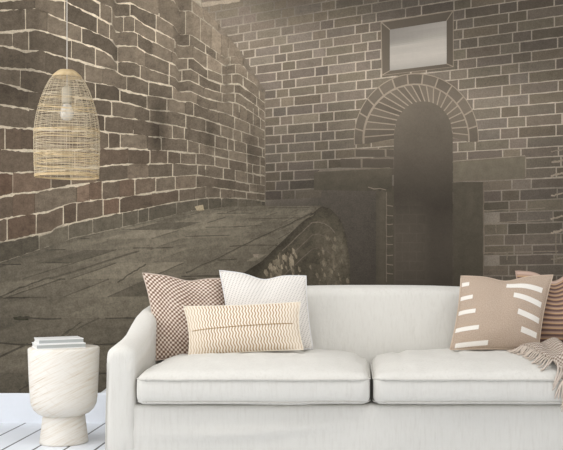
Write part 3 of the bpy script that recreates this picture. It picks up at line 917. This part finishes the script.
def wavy():
    m, nt, b = new_mat('gold_wave_print_cotton'); uv, u, v = uv_nodes(nt)
    ph = math_node(nt, 'ADD', math_node(nt, 'MULTIPLY', u, 2 * math.pi * 38), math_node(nt, 'MULTIPLY', S(nt, v, 2 * math.pi * 7.5), 1.15))
    ph = math_node(nt, 'ADD', ph, math_node(nt, 'MULTIPLY', v, 4.0))
    f = math_node(nt, 'MULTIPLY_ADD', math_node(nt, 'SINE', ph), .5, .5)
    edge = math_node(nt, 'MULTIPLY', f, 1.0)
    c1 = ramp(nt, edge, [(.10, lin(170, 142, 112)), (.42, lin(212, 194, 168)), (.75, lin(234, 226, 213))])
    # sparser, greyer print near both ends
    g = math_node(nt, 'ABSOLUTE', math_node(nt, 'SUBTRACT', u, .5)); g = math_node(nt, 'MULTIPLY', math_node(nt, 'MAXIMUM', math_node(nt, 'SUBTRACT', g, .3), 0), 3.2)
    c1 = mix(nt, c1, lin(228, 214, 194), g)
    nt.links.new(c1, b.inputs['Base Color']); fabric(b); bump(nt, b, f, .3, .003); return m
def tan_dashes():
    m, nt, b = new_mat('tan_weave_with_white_dashes'); uv, u, v = uv_nodes(nt)
    n1 = noise_node(nt, mapping(nt, 'UV', (90, 90, 1)), 1.0, 2); n2 = noise_node(nt, uv, 6, 3)
    base = mix(nt, lin(138, 119, 102), lin(214, 196, 178), n1)
    base = mix(nt, base, lin(186, 162, 140), math_node(nt, 'MULTIPLY', n2, .4))
    mask = None
    def bar(u0, u1, v0, sl, hh=.028):
        vc = math_node(nt, 'MULTIPLY_ADD', u, sl, v0)
        d = math_node(nt, 'LESS_THAN', math_node(nt, 'ABSOLUTE', math_node(nt, 'SUBTRACT', v, vc)), hh)
        q = math_node(nt, 'MULTIPLY', math_node(nt, 'GREATER_THAN', u, u0), math_node(nt, 'LESS_THAN', u, u1))
        return math_node(nt, 'MULTIPLY', d, q)
    bars = [(.015, .10, .865, .10), (.015, .16, .665, .08), (.015, .22, .465, .05), (.015, .29, .235, .06), (.05, .42, .035, .06),
            (.52, .93, 1.05, -.30), (.62, .955, .956, -.40), (.70, .965, .732, -.38), (.77, .96, .466, -.30)]
    for q in bars:
        s = bar(*q, hh=.028 if q[0] < .5 else .036); mask = s if mask is None else math_node(nt, 'MAXIMUM', mask, s)
    c1 = mix(nt, base, mix(nt, lin(226, 219, 208), lin(242, 238, 230), n1), mask)
    nt.links.new(c1, b.inputs['Base Color']); fabric(b)
    bump(nt, b, math_node(nt, 'ADD', n1, math_node(nt, 'MULTIPLY', mask, 1.2)), .45, .004); return m
def stripes():
    m, nt, b = new_mat('brown_and_ochre_stripes'); uv, u, v = uv_nodes(nt)
    f = math_node(nt, 'FRACT', math_node(nt, 'MULTIPLY', v, 14.5))
    n1 = noise_node(nt, mapping(nt, 'UV', (120, 60, 1)), 1.0, 2)
    c1 = ramp(nt, f, [(0, lin(92, 72, 70)), (.34, lin(104, 80, 76)), (.40, lin(188, 150, 108)), (.56, lin(200, 166, 126)), (.62, lin(176, 148, 130)), (.86, lin(160, 132, 116)), (.95, lin(96, 74, 70))])
    c1 = mix(nt, c1, lin(196, 166, 146), math_node(nt, 'MULTIPLY', n1, .22))
    e = math_node(nt, 'GREATER_THAN', v, .955)
    c1 = mix(nt, c1, lin(196, 170, 154), e)
    nt.links.new(c1, b.inputs['Base Color']); fabric(b); bump(nt, b, math_node(nt, 'ADD', f, n1), .3, .003); return m

pillow('throw_pillow', diamond_weave(), [(142.5, 273, 4.55), (233, 279, 4.60), (236, 354, 4.53), (154, 360.5, 4.45)], .12,
       'brown and white diamond weave pillow leaning in the left corner of the sofa', chop=.10, pinch=.10, seam=plain('beige_edge', lin(200, 182, 168), .95, .1))
pillow('throw_pillow', dotted_white(), [(219.5, 270.5, 4.53), (306, 276, 4.58), (313, 349, 4.50), (231, 352, 4.46)], .12,
       'white dotted pillow standing behind the lumbar pillow', chop=.14, pinch=.04, seam=plain('white_edge', lin(228, 226, 224), .95, .1))
lum, lpt, lbase = pillow('lumbar_pillow', wavy(), [(183.5, 306.5, 4.40), (300.5, 302, 4.40), (303.5, 349.5, 4.33), (188.5, 356.5, 4.33)], .10,
       'long cream lumbar pillow with wavy gold lines in front of the two square pillows', chop=.0, pinch=.055, sag=.05, seam=plain('cream_edge', lin(234, 224, 206), .95, .1))
m = MB(); pts = [lpt(-.93 + 1.82 * i / 40, .02 + .10 * (i / 40 - .5), 1) - lbase + Vector((0, -.0015, 0)) for i in range(41)]
m.tube(pts, .0014, 6); m.build('zipper', plain('gold_seam', lin(168, 138, 92), .8, .2), lum)['label'] = 'dull gold seam across the middle'
pillow('throw_pillow', tan_dashes(), [(461, 276, 4.60), (553, 275, 4.54), (538.5, 350.5, 4.43), (450, 349.5, 4.46)], .13,
       'tan pillow with raised white dashes at its edges, right of the bare seat', chop=.13, pinch=.05, seam=plain('tan_edge', lin(206, 186, 166), .95, .1))
pillow('throw_pillow', stripes(), [(515.5, 271, 4.645), (590, 271, 4.60), (592, 349, 4.53), (524, 347, 4.58)], .12,
       'brown and ochre striped pillow half hidden behind the tan pillow', chop=.25, pinch=.05, seam=plain('rose_edge', lin(190, 164, 148), .95, .1))

# =================================================================================================
# KNITTED THROW over the right-hand seat cushion
# =================================================================================================
def throw_mat():
    m, nt, b = new_mat('beige_knit'); uv, u, v = uv_nodes(nt)
    f = math_node(nt, 'MULTIPLY', S(nt, math_node(nt, 'ADD', u, math_node(nt, 'MULTIPLY', v, .5)), 2 * math.pi * 26), S(nt, v, 2 * math.pi * 34))
    n1 = noise_node(nt, uv, 60, 2)
    fac = math_node(nt, 'ADD', math_node(nt, 'MULTIPLY_ADD', f, .35, .5), math_node(nt, 'MULTIPLY', math_node(nt, 'SUBTRACT', n1, .5), .5))
    c1 = ramp(nt, fac, [(.2, lin(128, 112, 100)), (.5, lin(182, 167, 153)), (.8, lin(214, 202, 190))])
    nt.links.new(c1, b.inputs['Base Color']); fabric(b); bump(nt, b, f, .6, .006); return m
M_THROW = throw_mat()
tbase = Vector((.90, 4.2, cushion_top(.9, 4.2)))
throw = empty('knitted_throw', tbase, 'beige knitted throw with a fringe draped over the right end of the seat', 'throw blanket')
def t_edge(t):          # the fringed edge, from the back of the seat to the front and over it
    return (float(np.interp(t, [0, .55, .8, 1], [.735, .80, .845, .875])), float(np.interp(t, [0, .55, .8, 1], [4.42, 4.08, 3.925, 3.905])))
def t_pt(s, t):
    """s: 0 fringed edge .. 1 towards the right arm; t: 0 back .. 1 over the front"""
    x0, y0 = t_edge(t)
    x1 = 1.022
    y1 = float(np.interp(t, [0, .55, .8, 1], [4.50, 4.16, 3.93, 3.905]))
    x = x0 + (x1 - x0) * s; y = y0 + (y1 - y0) * s
    z = cushion_top(x, max(y, CF + .03)) + .012
    if t > .8: z = CT - .005 - (t - .8) / .2 * .055
    fold = .030 * (1 - abs(2 * s - 1) ** 2) + .014 * math.sin(s * 15 + t * 3.5) * min(1, s * 4)
    if t < .8: fold += (.034 + .012 * math.sin(t * 9)) * min(1, t / .12) * min(1, (.8 - t) / .12)
    fold += .010 * mnoise.noise(Vector((s * 6, t * 7, 2)))
    fold *= min(1, .22 + t / .5)
    if t > .8: y -= max(0, fold) * .7 * min(1, (t - .8) / .1); z += fold * .4
    else: z += max(fold, 0)
    if s > .8: z += .06 * (s - .8) / .2 * (1 - t)
    return Vector((x, y, z))
NS, NT = 40, 60
V = []; UV = []; Fc = []
for lay in (0, 1):
    for j in range(NT + 1):
        for i in range(NS + 1):
            p = t_pt(i / NS, j / NT)
            if lay: p = p - Vector((0, -.002 if j / NT > .8 else 0, .008))
            V.append(p - tbase); UV.append((i / NS * .4, j / NT))
nn = (NS + 1) * (NT + 1)
for j in range(NT):
    for i in range(NS):
        a = j * (NS + 1) + i; q = (a, a + 1, a + NS + 2, a + NS + 1)
        Fc += [q, tuple(x + nn for x in q[::-1])]
rim = [i for i in range(NS + 1)] + [j * (NS + 1) + NS for j in range(1, NT + 1)] + [NT * (NS + 1) + i for i in range(NS - 1, -1, -1)] + [j * (NS + 1) for j in range(NT - 1, 0, -1)]
for a, b_ in zip(rim, rim[1:] + rim[:1]): Fc.append((a, a + nn, b_ + nn, b_))
o = mesh_obj('blanket', V, Fc, M_THROW, throw); fix_normals(o)
uvl = o.data.uv_layers.new(name='UVMap')
for lp in o.data.loops: uvl.data[lp.index].uv = UV[lp.vertex_index]
fr_mat = plain('beige_yarn', lin(206, 192, 178), .95, .1)
for i in range(34):
    t = .03 + .95 * i / 33
    p0 = t_pt(0, t); a = random.uniform(-.3, .3)
    L = random.uniform(.075, .10)
    m = MB(); pts = []
    for k in range(9):
        q = k / 8
        if t < .72:                              # droops off the raised edge and comes to rest on the cushion
            x = p0.x + .006 - L * q * .62; y = p0.y - L * q * (.45 + a)
            if y > CF + .004:
                g_ = cushion_top(x, max(y, CF + .03)) + .0045
                z = max(g_, p0.z - .006 - (p0.z - g_) * min(1, q * 1.25) ** 1.3)
            else: z = CT - (CF + .004 - y) * 1.0; y = CF - .014
        else:
            x = p0.x + .01 - .35 * L * q + .008 * math.sin(q * 4 + i); y = min(p0.y, CF - .002) - .012; z = p0.z - L * q
        pts.append(Vector((x + .002 * math.sin(q * 9 + i), y, z)) - tbase)
    m.tube(pts, [.0048, .0040, .0044, .0038, .0040, .0036, .0034, .0032, .0020], 6); m.build('tassel', fr_mat, throw)

# =================================================================================================
# SIDE TABLE AND BOOKS
# =================================================================================================
def grain():
    m, nt, b = new_mat('whitewashed_grain')
    v1 = mapping(nt, 'Object', (1/6, 1/6, 1/130), (0, math.radians(-27), 0), 'TEXTURE'); n1 = noise_node(nt, v1, 1.0, 5, .65)
    v2 = mapping(nt, 'Object', (1/8, 1/8, 1/190), (0, math.radians(-22), 0), 'TEXTURE'); n2 = noise_node(nt, v2, 1.0, 3, .6)
    v3 = mapping(nt, 'Object', (1/9, 1/9, 1/75), (0, math.radians(35), 0), 'TEXTURE'); n3 = noise_node(nt, v3, 1.0, 3, .6)
    c = ramp(nt, n1, [(.28, lin(196, 176, 150)), (.38, lin(220, 211, 197)), (.50, lin(229, 224, 215)), (.8, lin(232, 228, 221))])
    c = mix(nt, c, lin(212, 196, 174), ramp(nt, n2, [(.56, (0, 0, 0, 1)), (.74, (.6, .6, .6, 1))]))
    c = mix(nt, c, lin(214, 204, 190), ramp(nt, n3, [(.58, (0, 0, 0, 1)), (.76, (.5, .5, .5, 1))]))
    nt.links.new(c, b.inputs['Base Color']); b.inputs['Roughness'].default_value = .7; b.inputs['Specular IOR Level'].default_value = .2
    bump(nt, b, n1, .15, .004); return m
TD = 4.79
tc = P(64, 446, TD); tcx = tc.x
s_ = F / TD
def tz(y): return HC + (PY - y) / s_
table = empty('side_table', (tcx, TD, 0), 'pale whitewashed goblet-shaped round side table beside the left sofa arm', 'side table')
M_GRAIN = grain()
zt = .916 - 89.6 * (TD - .175) / F
neck = tz(414.5)
pr_bowl = [(.085, neck - .004), (.100, neck), (.125, neck + .010), (.146, neck + .030), (.159, neck + .056), (.163, neck + .09), (.166, neck + .14), (.169, neck + .20), (.1715, neck + .27), (.1735, zt - .010), (.1725, zt - .003), (.168, zt)]
m = MB(); m.lathe(pr_bowl, 72); m.build('bowl_top', M_GRAIN, table)
m = MB(); m.lathe([(.114, .0), (.1185, .004), (.1185, .012), (.112, .06), (.107, .10), (.104, neck - .012), (.101, neck), (.097, neck + .003)], 72); m.build('base', M_GRAIN, table)
M_PAPER = plain('paper_edges', lin(222, 222, 218), .8, .1)
M_SPINE = plain('grey_spine', lin(172, 176, 174), .5, .3)
M_COVER = plain('white_cover', lin(238, 238, 236), .45, .3)
def book(loc, rz, L, Wd, T, label):
    root = empty('book', loc, label, 'book', 'books on the side table'); root.rotation_euler.z = rz
    m = MB(); t = .0038
    m.box(0, L, 0, Wd, 0, t); m.box(0, L, 0, Wd, T - t, T); m.build('cover', M_COVER, root, False)
    m = MB(); m.box(.001, L - .001, .0012, .003, t, T - t); m.build('spine', M_SPINE, root, False)['label'] = 'grey spine'
    m = MB(); m.box(.003, L - .003, .003, Wd - .003, t, T - t)
    m.build('pages', M_PAPER, root, False)
    return root
rz = math.radians(27)
def at_floorplan(px, d): return (px - PX) * d / F
b1y = TD - .135
book((at_floorplan(36.8, b1y), b1y, zt + .0005), rz, .235, .165, .0235, 'lower pale book with a grey spine lying directly on the side table')
b2y = b1y + .012
book((at_floorplan(39.0, b2y), b2y, zt + .0245), rz + .01, .215, .155, .023, 'upper pale book with a grey spine on top of the other book')

# =================================================================================================
# PENDANT LAMP
# =================================================================================================
LD = 4.75
ls = F / LD
lc = P(67, 177, LD)
lamp = empty('pendant_lamp', (lc.x, LD, lc.z), 'bell-shaped woven bamboo pendant lamp hanging on a white cord at the left', 'pendant lamp')
PF = [(70.5, 7.0), (72, 9.5), (75, 13), (81, 18), (89, 22.3), (97, 25.5), (107, 28.7), (117, 31.2), (125, 32.4), (133, 33.2), (150, 33.3), (165, 32.8), (177.5, 32.2)]
def lr(y): return .955 * float(np.interp(y, [p[0] for p in PF], [p[1] for p in PF])) / ls
def lz(y): return (177.0 - y) / ls
def straw(name, c1, c2):
    m, nt, b = new_mat(name); n1 = noise_node(nt, mapping(nt, 'Object', (30, 30, 12)), 1.0, 3)
    nt.links.new(ramp(nt, n1, [(.3, c1), (.7, c2)]), b.inputs['Base Color']); b.inputs['Roughness'].default_value = .6; return m
M_STRAW = straw('pale_bamboo_strands', lin(196, 178, 146), lin(222, 208, 180))
M_GOLD = straw('honey_bamboo_strands', lin(198, 172, 128), lin(222, 200, 158))
m = MB()
def hoop(m, y, r, tilt=0.0, ph=0.0, wv=0.0, off=0.0, n=64):
    pts = []
    for k in range(n):
        a = 2 * math.pi * k / n
        yy = y + tilt * math.sin(a + ph) + wv * math.sin(3 * a + ph * 2)
        yy = min(177.3, max(70.6, yy))
        R = lr(yy) + off
        pts.append((R * math.cos(a), R * math.sin(a), lz(yy)))
    m.tube(pts, r, 4, closed=True)
y = 77.0
while y < 177:
    hoop(m, y, .00068, random.gauss(0, .8), random.random() * 6, random.gauss(0, .3))
    y += 1.08
for k in range(26):                    # thin upright canes
    a = 2 * math.pi * k / 26
    pts = []
    for i in range(24):
        yy = 72 + (177 - 72) * i / 23; R = lr(yy); pts.append((R * math.cos(a), R * math.sin(a), lz(yy)))
    m.tube(pts, .0007, 4)
m.build('woven_shade', M_STRAW, lamp)
def band(rows, name='binding_band', mat=M_GOLD):
    m = MB()
    for (y, r, t, ph, wv) in rows: hoop(m, y, r, t, ph, wv, .001)
    m.build(name, mat, lamp)
band([(70.9 + .75 * i, .0022, .1, i, .1) for i in range(9)], 'top_collar')
rb = random.Random(3)
for y0, cnt, sp in ((100, 2, 1.6), (107, 3, 1.3), (130, 4, 1.0), (138, 2, 1.4), (152, 3, 2.0), (157, 6, 1.7), (168, 3, 1.8)):
    t0, p0 = rb.gauss(0, 1.6), rb.random() * 6
    band([(y0 + i * sp, rb.uniform(.0007, .0014), t0 + rb.gauss(0, .5), p0 + rb.gauss(0, .4), rb.gauss(0, .5)) for i in range(cnt)])
band([(175.6 + i * .8, .0019, .2, i, .1) for i in range(3)], 'bottom_rim')
M_CORD = plain('white_cord', lin(196, 188, 176), .5, .3)
m = MB(); m.tube([(0, 0, lz(87)), (0, 0, lz(70)), (0, 0, ZC - lc.z - .03)], .0027, 8); m.build('cord', M_CORD, lamp)
m = MB(); m.lathe([(.012, -.05), (.05, -.03), (.055, 0)], 32, (0, 0, ZC - lc.z)); m.build('ceiling_cup', M_CORD, lamp)
m = MB(); m.lathe([(.010, lz(86)), (.020, lz(87.5)), (.0255, lz(89)), (.0255, lz(102)), (.021, lz(103.5)), (.014, lz(104))], 24); m.build('socket', plain('grey_socket', lin(176, 168, 152), .5, .3), lamp)
gm = bpy.data.materials.new('clear_bulb_glass'); gm.use_nodes = True; nt = gm.node_tree; b = nt.nodes['Principled BSDF']
b.inputs['Transmission Weight'].default_value = .5; b.inputs['Roughness'].default_value = .08; b.inputs['IOR'].default_value = 1.3
b.inputs['Base Color'].default_value = lin(244, 240, 232)
bp = [(.013, lz(103.6)), (.020, lz(105)), (.028, lz(108)), (.0335, lz(112)), (.034, lz(114.5)), (.031, lz(117.2)), (.022, lz(119.6)), (.010, lz(120.6)), (.001, lz(120.8))]
m = MB(); m.lathe(bp, 28); bulb = m.build('bulb', gm, lamp)
m = MB()
for k in range(6):
    a = k * math.pi / 3
    m.tube([(.008 * math.cos(a), .008 * math.sin(a), lz(104)), (.022 * math.cos(a), .022 * math.sin(a), lz(113)), (.010 * math.cos(a + .5), .010 * math.sin(a + .5), lz(117))], .0026, 6)
m.build('filament', plain('white_filament', lin(250, 246, 236), .4, .4), bulb)

# =================================================================================================
# CAMERA AND LIGHT
# =================================================================================================
cam = bpy.data.cameras.new('camera'); co = bpy.data.objects.new('camera', cam); COL.objects.link(co)
co.location = (0, 0, HC); co.rotation_euler = (math.pi / 2, 0, 0)
cam.sensor_fit = 'HORIZONTAL'; cam.sensor_width = 36.0; cam.lens = F / 563.0 * 36.0
cam.shift_x = -(PX - 281.5) / 563.0; cam.shift_y = (PY - 225.0) / 563.0
scene.camera = co

wd = bpy.data.worlds.new('daylight'); scene.world = wd; wd.use_nodes = True
bg = wd.node_tree.nodes['Background']; bg.inputs['Color'].default_value = (1, 1, 1.02, 1); bg.inputs['Strength'].default_value = 1.25
def area(name, loc, target, sx, sy, power, col=(1, 1, 1)):
    l = bpy.data.lights.new(name, 'AREA'); l.shape = 'RECTANGLE'; l.size = sx; l.size_y = sy; l.energy = power; l.color = col
    o = bpy.data.objects.new(name, l); o.location = loc
    o.rotation_euler = (Vector(target) - Vector(loc)).to_track_quat('-Z', 'Y').to_euler(); COL.objects.link(o)
area('added_left_fill', (XL + .03, 3.6, 1.5), (-.4, 4.7, .1), 2.2, 1.9, 29, (1, .99, .97))  # added fill lamp at the unseen opening, brightens floor and wall on the left
area('added_top_fill', (0, 3.5, ZC - .03), (0, 4.0, 0), 2.2, 1.4, 40, (1, .99, .97))  # added fill lamp under the ceiling, no fixture modelled, lifts floor and seat tops
scene.view_settings.view_transform = 'Standard'; scene.view_settings.look = 'None'
scene.view_settings.gamma = 1.0; scene.view_settings.use_curve_mapping = False
scene.view_settings.exposure = 0.0
scene.render.film_transparent = False
